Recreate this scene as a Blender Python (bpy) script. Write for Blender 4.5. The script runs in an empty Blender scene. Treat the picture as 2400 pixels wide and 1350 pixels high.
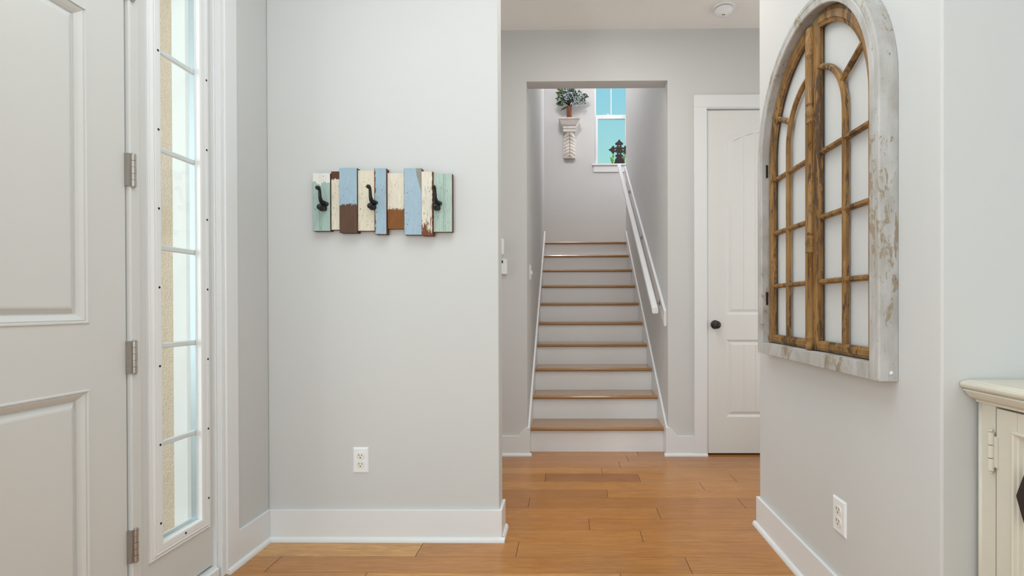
import bpy, bmesh, math, random
from mathutils import Vector, Matrix
C = bpy.context.scene.collection
PI = math.pi
random.seed(7)

# ------------------------------------------------------------------ camera
cam_d = bpy.data.cameras.new('camera')
cam = bpy.data.objects.new('camera', cam_d)
C.objects.link(cam)
yaw, pitch, roll = .0109, .00435, -.00282
Ry = Matrix(((math.cos(yaw), math.sin(yaw), 0), (-math.sin(yaw), math.cos(yaw), 0), (0, 0, 1)))
Rx = Matrix(((1, 0, 0), (0, math.cos(pitch), -math.sin(pitch)), (0, math.sin(pitch), math.cos(pitch))))
Bm = Matrix(((1, 0, 0), (0, 0, -1), (0, 1, 0)))
Rz = Matrix(((math.cos(roll), -math.sin(roll), 0), (math.sin(roll), math.cos(roll), 0), (0, 0, 1)))
Rm = Rz @ Bm @ Rx @ Ry
right, down, fwd = Rm[0], Rm[1], Rm[2]
M = Matrix(((right[0], -down[0], -fwd[0]), (right[1], -down[1], -fwd[1]), (right[2], -down[2], -fwd[2])))
cam.matrix_world = Matrix.Translation((0, 0, 1.06)) @ M.to_4x4()
cam_d.sensor_width = 36
cam_d.lens = 1152.0 / 2400 * 36
cam_d.shift_x = (1200 - 1320.5) / 2400
cam_d.shift_y = (722.07 - 675) / 2400
cam_d.clip_start = .02
bpy.context.scene.camera = cam

# ------------------------------------------------------------------ world + colour management
w = bpy.data.worlds.new('sky')
bpy.context.scene.world = w
w.use_nodes = True
nt = w.node_tree
bg = nt.nodes['Background']
tc = nt.nodes.new('ShaderNodeTexCoord')
sx = nt.nodes.new('ShaderNodeSeparateXYZ')
rp = nt.nodes.new('ShaderNodeValToRGB')
nt.links.new(tc.outputs['Generated'], sx.inputs[0])
nt.links.new(sx.outputs['Z'], rp.inputs[0])
nt.links.new(rp.outputs[0], bg.inputs[0])
rp.color_ramp.elements[0].position = .27
rp.color_ramp.elements[0].color = (.40, .74, .72, 1)
rp.color_ramp.elements[1].position = .40
rp.color_ramp.elements[1].color = (.30, .66, .80, 1)
bg.inputs[1].default_value = 1.0
vs = bpy.context.scene.view_settings
vs.view_transform = 'Standard'
vs.look = 'None'
vs.gamma = 1
vs.use_curve_mapping = False
vs.exposure = 0.0

# ------------------------------------------------------------------ lights
def area(name, loc, direction, sx_, sy_, power, col=(1, 1, 1)):
    l = bpy.data.lights.new(name, 'AREA')
    l.shape = 'RECTANGLE'
    l.size = sx_
    l.size_y = sy_
    l.energy = power
    l.color = col
    o = bpy.data.objects.new(name, l)
    C.objects.link(o)
    o.location = loc
    o.rotation_euler = Vector(direction).to_track_quat('-Z', 'Y').to_euler()
    return o
area('rear_fill', (0.05, -3.0, 1.55), (0, 1, 0), 2.5, 2.6, 29, (.90, .98, 1))  # added main fill behind the camera; the rear wall has no window
area('entry_overhead_fill', (-.25, .95, 2.96), (0, 0, -1), 1.3, 1.3, 21, (.92, .985, 1))  # added overhead fill, brightens the top of the centre wall; no fixture
area('left_side_fill', (-1.33, 0.0, 1.3), (1, .25, 0), .9, 2.2, 34, (.91, .98, 1))  # added fill against the solid left wall to brighten the right wall
area('right_side_fill', (1.43, -1.3, 1.7), (-1, .45, 0), 1.6, 1.8, 30, (.92, .99, 1))  # added side fill balancing the left one; no window modelled here
area('hall_left_fill', (-2.1, 2.9, 1.5), (1, 0, 0), .9, 2.2, 11, (1, .965, .92))  # added fill out of view in the left side room
area('hall_right_fill', (2.1, 2.9, 1.5), (-1, 0, 0), .9, 2.2, 9, (1, .965, .91))  # matching unseen fill added in the right side room
area('hall_overhead_fill', (0.3, 2.55, 2.96), (0, 0, -1), .5, .5, 8.5, (1, .93, .85))  # unseen fill added under the hall ceiling, no fixture
area('stair_landing_daylight', (-1.7, 6.5, 4.6), (.9, -.1, -.3), .7, 1.2, 9, (1, .95, .96))
area('stair_upper_fill', (-.2, 4.9, 4.95), (.5, .14, -.75), .15, 1.8, 118, (1, .94, .93))  # added strip light brightening the right stair wall and the risers
area('landing_right_fill', (1.7, 6.65, 3.9), (-1, -.42, -.1), .5, 1.6, 22, (1, .96, .97))  # added fill hidden behind the right stair wall, brightens the left wall's end
area('porch_daylight', (-3.3, 0.6, 1.6), (1, .6, 0), 2.2, 2.4, 58, (1, .965, .965))

# ------------------------------------------------------------------ materials
MATS = {}
def s2l(c):
    return tuple(((v / 255) / 12.92 if v / 255 <= .04045 else ((v / 255 + .055) / 1.055) ** 2.4) for v in c)

class NT:
    def __init__(self, name):
        self.m = bpy.data.materials.new(name)
        self.m.use_nodes = True
        self.t = self.m.node_tree
        self.b = self.t.nodes['Principled BSDF']
    def n(self, typ, **kw):
        nd = self.t.nodes.new('ShaderNode' + typ)
        for k, v in kw.items():
            setattr(nd, k, v)
        return nd
    def l(self, a, b):
        self.t.links.new(a, b)
    def coord(self, kind='Object'):
        return self.n('TexCoord').outputs[kind]
    def mapping(self, src, scale):
        m = self.n('Mapping')
        m.inputs['Scale'].default_value = scale
        self.l(src, m.inputs[0])
        return m.outputs[0]
    def noise(self, vec, scale=5, detail=4, rough=.6, dist=0):
        n = self.n('TexNoise')
        n.inputs['Scale'].default_value = scale
        n.inputs['Detail'].default_value = detail
        n.inputs['Roughness'].default_value = rough
        n.inputs['Distortion'].default_value = dist
        if vec is not None:
            self.l(vec, n.inputs['Vector'])
        return n.outputs[0]
    def ramp(self, fac, stops):
        r = self.n('ValToRGB')
        e = r.color_ramp.elements
        while len(e) < len(stops):
            e.new(.5)
        for i, (p, c) in enumerate(stops):
            e[i].position = p
            e[i].color = (*c, 1) if hasattr(c, '__len__') else (c, c, c, 1)
        self.l(fac, r.inputs[0])
        return r.outputs[0]
    def mix(self, fac, a, b, blend='MIX'):
        m = self.n('Mix', data_type='RGBA', blend_type=blend)
        for s, v in ((0, fac), (6, a), (7, b)):
            if hasattr(v, 'is_linked') or hasattr(v, 'links'):
                self.l(v, m.inputs[s])
            elif s == 0:
                m.inputs[0].default_value = v
            else:
                m.inputs[s].default_value = (*v, 1)
        return m.outputs[2]
    def math(self, op, a, b=0.0, c=None):
        m = self.n('Math', operation=op)
        for i, v in enumerate((a, b) if c is None else (a, b, c)):
            if hasattr(v, 'links'):
                self.l(v, m.inputs[i])
            else:
                m.inputs[i].default_value = v
        return m.outputs[0]
    def bump(self, h, strength=.2, dist=.002):
        b = self.n('Bump')
        b.inputs['Strength'].default_value = strength
        b.inputs['Distance'].default_value = dist
        self.l(h, b.inputs['Height'])
        self.l(b.outputs[0], self.b.inputs['Normal'])
    def col(self, c):
        if hasattr(c, 'links'):
            self.l(c, self.b.inputs['Base Color'])
        else:
            self.b.inputs['Base Color'].default_value = (*c, 1)
    def setp(self, rough=None, metal=None, spec=None, coat=None):
        if rough is not None: self.b.inputs['Roughness'].default_value = rough
        if metal is not None: self.b.inputs['Metallic'].default_value = metal
        if spec is not None: self.b.inputs['Specular IOR Level'].default_value = spec
        if coat is not None: self.b.inputs['Coat Weight'].default_value = coat

def paint(name, rgb, rough=.6, var=.03, scale=3, bump=.05, bscale=250, dist=.0006, spec=.4):
    k = NT(name)
    c = s2l(rgb)
    co = k.coord()
    n = k.noise(co, scale, 3)
    k.col(k.mix(n, tuple(v * (1 - var) for v in c), tuple(min(1, v * (1 + var)) for v in c)))
    k.setp(rough, spec=spec)
    k.bump(k.noise(co, bscale, 3), bump, dist)
    return k.m

M_WALL = paint('wall_paint', (209, 211, 211), .75, .02, 2, .12, 160, .001)
M_CEIL = paint('ceiling_paint', (236, 235, 233), .9, .02, 2, .5, 60, .003)
M_TRIM = paint('white_trim_paint', (231, 234, 236), .32, .01, 4, .04, 90, .0005)
M_DOOR = paint('door_paint', (226, 227, 226), .35, .01, 4, .03, 60, .0005)
M_FRONT = paint('front_door_paint', (212, 214, 213), .3, .01, 4, .05, 60, .0005)
M_RISER = paint('riser_paint', (238, 239, 241), .28, .015, 6, .25, 25, .0015)
M_PLATE = paint('white_plastic', (240, 243, 246), .35, 0, 4, 0, 10)
M_IVORY = paint('ivory_plastic', (234, 232, 222), .35, 0, 4, 0, 10)
M_DARK = paint('dark_slot', (24, 20, 20), .6, 0, 4, 0, 10)
M_BRONZE = paint('dark_bronze_metal', (48, 40, 38), .35, .1, 30, .1, 80)
M_IRON = paint('black_iron', (26, 27, 28), .45, .25, 60, .4, 120, .001)
M_CREAM = None
M_STUCCO = paint('tan_stucco', (216, 197, 176), .95, .12, 90, 1.0, 160, .006)
M_EXT = paint('exterior_white_paint', (236, 238, 238), .5, .01, 4, 0, 50)

def metal(name, rgb, rough):
    k = NT(name)
    n = k.noise(k.coord(), 80, 4)
    c = s2l(rgb)
    k.col(k.mix(n, tuple(v * .8 for v in c), c))
    k.setp(rough, .8)
    return k.m
M_NICKEL = metal('brushed_nickel', (178, 172, 165), .3)
M_SPACER = metal('aluminium_spacer', (190, 205, 212), .45)

def mat_glass():
    k = NT('clear_glass')
    t = k.n('BsdfTransparent')
    t.inputs[0].default_value = (.97, .985, .98, 1)
    g = k.n('BsdfGlossy')
    g.inputs['Roughness'].default_value = .02
    f = k.n('Fresnel')
    f.inputs[0].default_value = 1.45
    mx = k.n('MixShader')
    k.l(k.math('MULTIPLY', f.outputs[0], .12), mx.inputs[0])
    k.l(t.outputs[0], mx.inputs[1])
    k.l(g.outputs[0], mx.inputs[2])
    k.l(mx.outputs[0], k.t.nodes['Material Output'].inputs[0])
    return k.m
M_GLASS = mat_glass()

def mat_floor(name='oak_floor', base=((194, 130, 56), (158, 98, 42), (222, 166, 92)), rough=.24):
    k = NT(name)
    co = k.coord()
    at = k.n('Attribute')
    at.attribute_name = 'tone'
    off = k.n('Attribute')
    off.attribute_name = 'shift'
    cx = k.n('CombineXYZ')
    k.l(k.math('MULTIPLY', off.outputs['Fac'], 37.0), cx.inputs[0])
    k.l(k.math('MULTIPLY', off.outputs['Fac'], 11.0), cx.inputs[1])
    ad = k.n('VectorMath', operation='ADD')
    k.l(co, ad.inputs[0])
    k.l(cx.outputs[0], ad.inputs[1])
    v1 = k.mapping(ad.outputs[0], (1.1, 14, 1))
    big = k.noise(v1, 1.6, 3, .55, 1.2)
    rings = k.math('SINE', k.math('MULTIPLY', big, 30.0))
    rings = k.math('MULTIPLY_ADD', rings, .5, .5)
    v2 = k.mapping(ad.outputs[0], (9, 260, 1))
    fine = k.noise(v2, 1.5, 3, .7)
    v3 = k.mapping(ad.outputs[0], (2.0, 7, 1))
    blot = k.noise(v3, 1.2, 2, .5)
    c0, c1, c2 = (s2l(b) for b in base)
    c = k.ramp(at.outputs['Fac'], [(0, c1), (.5, c0), (1, c2)])
    dark = k.mix(.72, c, (.22, .095, .03))
    mid = k.noise(k.mapping(ad.outputs[0], (4, 75, 1)), 1.5, 4, .65, .4)
    c = k.mix(k.math('MULTIPLY', rings, .42), c, dark)
    c = k.mix(k.ramp(mid, [(.46, 0.0), (.66, .6)]), c, dark)
    c = k.mix(k.ramp(fine, [(.46, 0.0), (.66, .65)]), c, dark)
    c = k.mix(k.ramp(blot, [(.4, 0.0), (.75, .3)]), c, k.mix(.5, c, (.55, .30, .12)))
    k.col(c)
    k.setp(rough, spec=.5, coat=.25)
    k.b.inputs['Coat Roughness'].default_value = .12
    k.bump(fine, .06, .0006)
    return k.m
M_FLOOR = mat_floor()
M_GAP = paint('floor_gap', (92, 58, 30), .8, .05, 8, 0, 10)

def mat_tread():
    k = NT('oak_tread')
    co = k.coord()
    v = k.mapping(co, (2, 30, 30))
    n = k.noise(v, 2, 4, .6, .6)
    f = k.noise(k.mapping(co, (12, 300, 300)), 1.5, 3)
    c = k.mix(n, s2l((146, 104, 60)), s2l((184, 144, 98)))
    c = k.mix(k.ramp(f, [(.5, 0.0), (.8, .5)]), c, s2l((120, 76, 38)))
    k.col(c)
    k.setp(.22, spec=.5, coat=.3)
    return k.m
M_TREAD = mat_tread()

def mat_board(name, col, under, split=None, top=None, chip=.66, edge=None, grain=.5, patch=None):
    """chipped paint over raw wood; split=(height fraction, 'below'|'above') leaves bare wood there"""
    k = NT(name)
    gen = k.coord('Generated')
    ob = k.coord()
    sp = k.n('SeparateXYZ')
    k.l(gen, sp.inputs[0])
    gx, gz = sp.outputs[0], sp.outputs[2]
    streak = k.noise(k.mapping(ob, (330, 330, 18)), 1, 4, .65)
    rag = k.noise(k.mapping(ob, (220, 220, 60)), 1, 3, .6)
    spots = k.noise(ob, 130, 3, .55)
    soft = k.noise(k.mapping(ob, (60, 60, 12)), 1, 3)
    c = k.mix(soft, tuple(v * .88 for v in s2l(col)), tuple(min(1, v * 1.12) for v in s2l(col)))
    if top:
        tcol, tz = top
        wob = k.noise(k.mapping(ob, (45, 45, 1)), 1, 2)
        edgez = k.math('MULTIPLY_ADD', wob, -.28, tz + .14)
        c = k.mix(k.math('GREATER_THAN', gz, edgez), c, s2l(tcol))
    u = k.mix(k.noise(k.mapping(ob, (120, 120, 14)), 1, 4, .7), tuple(v * .5 for v in s2l(under)), tuple(min(1, v * 1.35) for v in s2l(under)))
    c = k.mix(k.ramp(streak, [(.53, 0.0), (.66, grain)]), c, tuple(v * .45 for v in s2l(col)))
    mask = k.math('GREATER_THAN', spots, chip)
    if split:
        z0, side = split
        z = k.math('MULTIPLY_ADD', rag, .16, z0 - .08)
        m2 = k.math('LESS_THAN' if side == 'below' else 'GREATER_THAN', gz, z)
        mask = k.math('MAXIMUM', mask, m2)
    if edge:
        side, wd = edge
        wv = k.math('MULTIPLY_ADD', k.noise(k.mapping(ob, (90, 90, 45)), 1, 3), wd * 2.6, -wd * .8)
        m3 = k.math('LESS_THAN', gx, wv) if side == 'left' else k.math('GREATER_THAN', gx, k.math('SUBTRACT', 1.0, wv))
        mask = k.math('MAXIMUM', mask, m3)
    if patch:   # bare flakes climbing from the foot of the board
        g2 = k.math('ADD', k.math('MULTIPLY', gz, .9), k.math('MULTIPLY', k.noise(k.mapping(ob, (160, 160, 16)), 1, 3, .6), -1.0))
        mask = k.math('MAXIMUM', mask, k.math('LESS_THAN', g2, patch))
    geo = k.n('NewGeometry')
    ns = k.n('SeparateXYZ')
    k.l(geo.outputs['Normal'], ns.inputs[0])
    sidef = k.math('GREATER_THAN', ns.outputs[1], -.35)
    mask = k.math('MAXIMUM', mask, sidef)
    k.col(k.mix(mask, c, u))
    k.setp(.7, spec=.3)
    k.bump(k.math('ADD', streak, k.math('MULTIPLY', mask, -.6)), .5, .0012)
    return k.m

def mat_distress(name, base, under, scale=22, thr=.58, streak=(1, 1, 1), rough=.6, soft=.12, tone2=None):
    k = NT(name)
    ob = k.coord()
    c = s2l(base)
    n0 = k.noise(k.mapping(ob, streak), 3, 4)
    cc = k.mix(n0, tuple(v * .82 for v in c), tuple(min(1, v * 1.1) for v in c))
    if tone2:
        cc = k.mix(k.ramp(k.noise(k.mapping(ob, streak), 9, 4, .65, .4), [(.46, 0.0), (.6, 1.0)]), cc, s2l(tone2))
    n1 = k.noise(k.mapping(ob, streak), scale, 5, .65, .3)
    cc = k.mix(k.ramp(n1, [(thr, 0.0), (thr + soft, 1.0)]), cc, s2l(under))
    k.col(cc)
    k.setp(rough, spec=.35)
    k.bump(n1, .35, .0015)
    return k.m
def mat_aged(name, c0, c1, c2, c3, st, sc, t1, t2, rough):
    """c0 ground, c1 soft mottling, c2 worn patches with ragged edges, c3 fine specks"""
    k = NT(name)
    ob = k.coord()
    v = k.mapping(ob, st)
    c = k.mix(k.ramp(k.noise(v, sc * .35, 3, .6, .3), [(.38, 0.0), (.62, 1.0)]), s2l(c0), s2l(c1))
    n1 = k.noise(v, sc, 6, .72, .5)
    big = k.noise(k.mapping(ob, (st[0], st[1], st[2] * .6)), sc * .18, 2, .5)
    m = k.math('ADD', k.math('MULTIPLY', n1, .65), k.math('MULTIPLY', big, .45))
    c = k.mix(k.ramp(m, [(t1, 0.0), (t1 + .035, 1.0)]), c, s2l(c2))
    n2 = k.noise(k.mapping(ob, (st[0] * 1.3, st[1] * 1.3, st[2])), sc * 2.6, 4, .7)
    c = k.mix(k.ramp(n2, [(t2, 0.0), (t2 + .04, 1.0)]), c, s2l(c3))
    k.col(c)
    k.setp(rough, spec=.35)
    k.bump(k.math('ADD', n1, k.math('MULTIPLY', n2, .5)), .5, .0016)
    return k.m
M_GREYWOOD = mat_aged('distressed_grey_paint', (192, 192, 191), (172, 170, 165), (154, 142, 124), (122, 100, 78), (1, 1, .4), 44, .605, .66, .75)
M_GOLD = mat_aged('rubbed_gold_wood', (156, 118, 68), (122, 90, 50), (84, 62, 40), (186, 180, 170), (1.4, 1.4, .22), 55, .575, .655, .5)
M_CREAM = mat_distress('antique_cream_paint', (216, 212, 198), (150, 124, 84), 30, .76, (1, 1, 1), .5, .02)
M_CORBEL = mat_distress('chalky_white_paint', (220, 216, 210), (128, 116, 106), 40, .6, (1, 1, .6), .85, .08)
M_VASE = mat_distress('brown_wooden_vase', (112, 58, 32), (58, 28, 16), 14, .5, (1, 1, .5), .4, .2, (138, 80, 44))
M_LEAF = mat_distress('green_leaf', (62, 84, 40), (34, 52, 34), 30, .5, (1, 1, 1), .5, .2)
M_LEAFD = mat_distress('dark_green_leaf', (44, 68, 58), (30, 46, 42), 30, .5, (1, 1, 1), .5, .2)
M_TWIG = paint('dark_stem', (38, 38, 34), .7, .1, 40, 0, 10)
M_PETAL = paint('pale_petal', (190, 203, 202), .7, .12, 60, 0, 10)
M_BUSH = mat_distress('yellow_green_foliage', (200, 214, 84), (150, 176, 60), 30, .5, (1, 1, 1), .7, .2)

# ------------------------------------------------------------------ mesh helpers
def bm_new():
    return bmesh.new()

def obj(name, bm, mat, parent=None, smooth=False, bevel=0, seg=2, loc=None):
    me = bpy.data.meshes.new(name)
    bmesh.ops.recalc_face_normals(bm, faces=bm.faces)
    if loc is not None:
        bmesh.ops.translate(bm, verts=bm.verts, vec=-Vector(loc))
    bm.to_mesh(me)
    bm.free()
    o = bpy.data.objects.new(name, me)
    C.objects.link(o)
    if mat:
        me.materials.append(mat)
    if smooth:
        for p in me.polygons:
            p.use_smooth = True
    if loc is not None:
        o.location = loc
    if parent:
        o.parent = parent
        if parent.location.length > 0 or parent.rotation_euler[2] != 0:
            o.matrix_parent_inverse = Matrix.Translation(parent.location).inverted()
    if bevel:
        b = o.modifiers.new('bevel', 'BEVEL')
        b.width = bevel
        b.segments = seg
        b.limit_method = 'ANGLE'
        b.angle_limit = math.radians(40)
    return o

def box(bm, x0, x1, y0, y1, z0, z1):
    v = [bm.verts.new((x, y, z)) for x in (x0, x1) for y in (y0, y1) for z in (z0, z1)]
    for f in ((0, 1, 3, 2), (4, 6, 7, 5), (0, 4, 5, 1), (2, 3, 7, 6), (0, 2, 6, 4), (1, 5, 7, 3)):
        bm.faces.new([v[i] for i in f])
    return bm

def prism(bm, pts, axis, a0, a1):
    """closed polygon pts extruded along axis ('x': pts=(y,z), 'y': pts=(x,z), 'z': pts=(x,y))"""
    def P(p, a):
        return {'x': (a, p[0], p[1]), 'y': (p[0], a, p[1]), 'z': (p[0], p[1], a)}[axis]
    v0 = [bm.verts.new(P(p, a0)) for p in pts]
    v1 = [bm.verts.new(P(p, a1)) for p in pts]
    n = len(pts)
    bm.faces.new(v0)
    bm.faces.new(v1[::-1])
    for i in range(n):
        bm.faces.new([v0[i], v1[i], v1[(i + 1) % n], v0[(i + 1) % n]])
    return bm

def loft(bm, rings, closed=True, caps=True):
    """rings: list of equal length point lists"""
    R = [[bm.verts.new(p) for p in r] for r in rings]
    n = len(R[0])
    for a, b in zip(R[:-1], R[1:]):
        for i in range(n if closed else n - 1):
            j = (i + 1) % n
            bm.faces.new([a[i], a[j], b[j], b[i]])
    if caps:
        bm.faces.new(R[0][::-1])
        bm.faces.new(R[-1])
    return bm

def tube(bm, pts, radii, n=12):
    pts = [Vector(p) for p in pts]
    if not hasattr(radii, '__len__'):
        radii = [radii] * len(pts)
    rings = []
    up = Vector((0.13, .21, .97)).normalized()
    for i, p in enumerate(pts):
        t = (pts[min(i + 1, len(pts) - 1)] - pts[max(i - 1, 0)]).normalized()
        a = t.cross(up)
        if a.length < .1:
            a = t.cross(Vector((1, 0, 0)))
        a.normalize()
        b = t.cross(a).normalized()
        up = a.cross(t)
        rings.append([p + (a * math.cos(2 * PI * k / n) + b * math.sin(2 * PI * k / n)) * radii[i] for k in range(n)])
    return loft(bm, rings)

def lathe(bm, prof, center, axis='z', n=28):
    """prof: list of (radius, height)"""
    cx, cy, cz = center
    rings = []
    for r, h in prof:
        r = max(r, 1e-4)
        ring = []
        for k in range(n):
            c_, s_ = math.cos(2 * PI * k / n) * r, math.sin(2 * PI * k / n) * r
            if axis == 'z': ring.append((cx + c_, cy + s_, cz + h))
            elif axis == 'x': ring.append((cx + h, cy + c_, cz + s_))
            else: ring.append((cx + c_, cy + h, cz + s_))
        rings.append(ring)
    return loft(bm, rings)

def ball(bm, c, r, sx_=1, sy_=1, sz_=1, seg=14):
    m = Matrix.Translation(c) @ Matrix.Diagonal((r * sx_, r * sy_, r * sz_, 1))
    bmesh.ops.create_uvsphere(bm, u_segments=seg, v_segments=max(6, seg // 2 + 2), radius=1, matrix=m)
    return bm

def thing(name, label, cat, loc=(0, 0, 0), group=None):
    o = bpy.data.objects.new(name, None)
    o.empty_display_size = .1
    C.objects.link(o)
    o.location = loc
    o['label'] = label
    o['category'] = cat
    if group:
        o['group'] = group
    return o

def tag(o, label, cat, group=None):
    o['label'] = label
    o['category'] = cat
    if group:
        o['group'] = group
    return o

def struct(name, bm, mat, label=None, cat=None, **kw):
    o = obj(name, bm, mat, **kw)
    o['kind'] = 'structure'
    if label:
        o['label'] = label
        o['category'] = cat
    return o

def framed(bm, y0, y1, z0, z1, w_, prof, X, sgn=1, wz=None):
    """rectangular ring moulding on a plane of constant X; prof=[(offset inward, height towards +sgn X)]"""
    rings = []
    for off, h in prof:
        a, b, c, d = y0 + off, y1 - off, z0 + off, z1 - off
        rings.append([(X + sgn * h, a, c), (X + sgn * h, b, c), (X + sgn * h, b, d), (X + sgn * h, a, d)])
    loft(bm, rings, True, False)
    return bm

# ================================================================== SETTING
HC = 3.01
WL, WM, WR, WB = -1.366, 2.216, .912, 3.48     # left wall, centre wall, right hall wall, back wall
SL, SR, SE = -.295, .70, 6.0                    # stair side walls and where they end
BR = 1.46                                       # side wall of the entry room
# --- floor: oak strips running left to right
seams = [3.348 + .128 * 2, 3.348 + .128, 3.348, 3.216, 3.099, 2.961, 2.83, 2.711, 2.573, 2.444, 2.319, 2.205, 2.07, 1.945]
while seams[-1] > -3.2:
    seams.append(seams[-1] - .128)
joints = {2: [(.336,), (-.9,)], 3: [(.208,), (1.3,)], 4: [(-.147,), (.431,), (1.008,)], 5: [(.779,), (-.5,)],
          6: [(.214,), (1.5,)], 7: [(-.217,), (.923,)], 8: [(.456,), (-.7,)], 9: [(.096,), (1.2,)], 10: [(.332,), (-.8,)],
          11: [(-.654,), (-.227,), (1.1,)], 12: [(-1.221,), (.486,)], 13: [(-.805,), (.2,)]}
bmf = bm_new()
tones = []
rnd = random.Random(11)
for i in range(len(seams) - 1):
    ya, yb = seams[i + 1], seams[i]
    if i in joints:
        js = sorted(j[0] for j in joints[i])
    else:
        js = []
        x = -2.2 + rnd.random() * 1.0
        while x < 1.9:
            js.append(x)
            x += rnd.uniform(.6, 1.3)
    xs = [-2.3] + js + [2.2]
    for a, b in zip(xs[:-1], xs[1:]):
        g = .0012
        f = bmf.faces.new([bmf.verts.new(p) for p in ((a + g, ya + .0005, 0), (b - g, ya + .0005, 0), (b - g, yb - .0005, 0), (a + g, yb - .0005, 0))])
        t = rnd.uniform(.22, .62) + max(0, min(.22, (i - 7) * .045))  # rows towards the camera painted lighter, standing in for stronger light there
        if i == 4 and abs(a + .147) < .01: t = .05
        if i == 3 and a < .2: t = .7
        if i == 11 and b < -.6: t = 1.0
        if i == 7 and b < -.2: t = .15
        tones.append((t, rnd.random()))
me = bpy.data.meshes.new('floor')
bmf.to_mesh(me)
bmf.free()
a1 = me.attributes.new('tone', 'FLOAT', 'FACE')
a2 = me.attributes.new('shift', 'FLOAT', 'FACE')
for i, (t, s) in enumerate(tones):
    a1.data[i].value = t
    a2.data[i].value = s
me.materials.append(M_FLOOR)
fo = bpy.data.objects.new('floor', me)
C.objects.link(fo)
fo['kind'] = 'structure'
b = bm_new()
box(b, -2.35, 2.25, -3.3, 3.75, -.06, -.0012)
obj('subfloor', b, M_GAP, fo)

# --- ceiling (textured)
b = bm_new()
box(b, -2.35, 2.25, -3.3, WB + .12, HC, HC + .1)
struct('ceiling', b, M_CEIL)

# --- left wall with the doorway and the sidelight cut out
b = bm_new()
X0 = WL - .17
DY0, DY1 = .60, 1.915      # rough opening holding front door and sidelight
box(b, X0, WL, -3.3, DY0, 0, HC)
box(b, X0, WL, DY1, WM + .05, 0, HC)
box(b, X0, WL, DY0, DY1, 2.47, HC)
box(b, X0, WL, WM + .05, 2.32, 0, HC)
struct('wall_left', b, M_WALL)
# --- centre wall
b = bm_new()
box(b, WL, -.3165, WM, WM + .105, 0, HC)
struct('wall_center', b, M_WALL, bevel=.004)
# --- right hall wall (a pier between hall and side room)
b = bm_new()
box(b, WR, 2.2, 1.212, 2.36, 0, HC)
struct('wall_right', b, M_WALL, bevel=.005)
b = bm_new()
box(b, BR, BR + .1, -3.3, 1.212, 0, HC)
struct('wall_side', b, M_WALL)
b = bm_new()
box(b, WL - .17, BR + .1, -3.4, -3.3, 0, HC)
struct('wall_rear', b, M_WALL)
# --- rooms either side behind the hall
b = bm_new()
box(b, -2.3, -2.2, 2.2, WB + .12, 0, HC)
box(b, -2.3, X0, 2.2, 2.32, 0, HC)
struct('wall_hall_left', b, M_WALL)
b = bm_new()
box(b, 2.2, 2.3, 1.2, WB + .12, 0, HC)
struct('wall_hall_right', b, M_WALL)
# --- back wall with stair opening and closet doorway
b = bm_new()
OZ = 2.648
DX0, DX1, DZ = .968, 1.78, 2.452
box(b, -2.3, SL, WB, WB + .12, 0, HC + .1)
box(b, SL, SR, WB, WB + .12, OZ, HC + .1)
box(b, SR, DX0, WB, WB + .12, 0, HC + .1)
box(b, DX0, DX1, WB, WB + .12, DZ, HC + .1)
box(b, DX1, 2.3, WB, WB + .12, 0, HC + .1)
struct('wall_back', b, M_WALL)
b = bm_new()
box(b, DX0 - .1, DX1 + .1, WB + .6, WB + .65, 0, HC)
struct('wall_closet', b, M_DARK)
# --- stairwell
T = 5.2
b = bm_new()
box(b, SL - .12, SL, WB + .12, SE, 0, T)
box(b, SL - .12, SL, WB, WB + .12, HC + .1, T)
struct('wall_stair_left', b, M_WALL, bevel=.004)
b = bm_new()
box(b, SR, SR + .12, WB + .12, SE, 0, T)
box(b, SR, SR + .12, WB, WB + .12, HC + .1, T)
struct('wall_stair_right', b, M_WALL, bevel=.004)
b = bm_new()
box(b, SL, SR, WB, WB + .12, HC + .1, T)
struct('wall_stair_front', b, M_WALL)
# landing
LZ = 1.82
LB = 6.95
WX0, WX1, WZ0, WZ1 = .372, .85, 3.06, 4.62
b = bm_new()
box(b, -1.9, WX0, LB, LB + .14, 1.5, T)
box(b, WX1, 2.0, LB, LB + .14, 1.5, T)
box(b, WX0, WX1, LB, LB + .14, 1.5, WZ0 - .02)
box(b, WX0, WX1, LB, LB + .14, WZ1, T)
struct('wall_landing', b, M_WALL)
b = bm_new()
box(b, -2.0, -1.9, SE - .12, LB + .14, 1.5, T)
box(b, -2.0, SL - .12, SE - .12, SE, 1.5, T)
struct('wall_landing_left', b, M_WALL)
b = bm_new()
box(b, 2.0, 2.1, SE - .12, LB + .14, 1.5, T)
box(b, SR + .12, 2.1, SE - .12, SE, 1.5, T)
struct('wall_landing_right', b, M_WALL)
b = bm_new()
box(b, -2.0, 2.1, WB, LB + .14, T, T + .1)
struct('ceiling_stair', b, M_CEIL)
b = bm_new()
box(b, -1.9, 2.0, SE - .1, LB, LZ - .2, LZ)
struct('floor_landing', b, M_TREAD)

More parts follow.
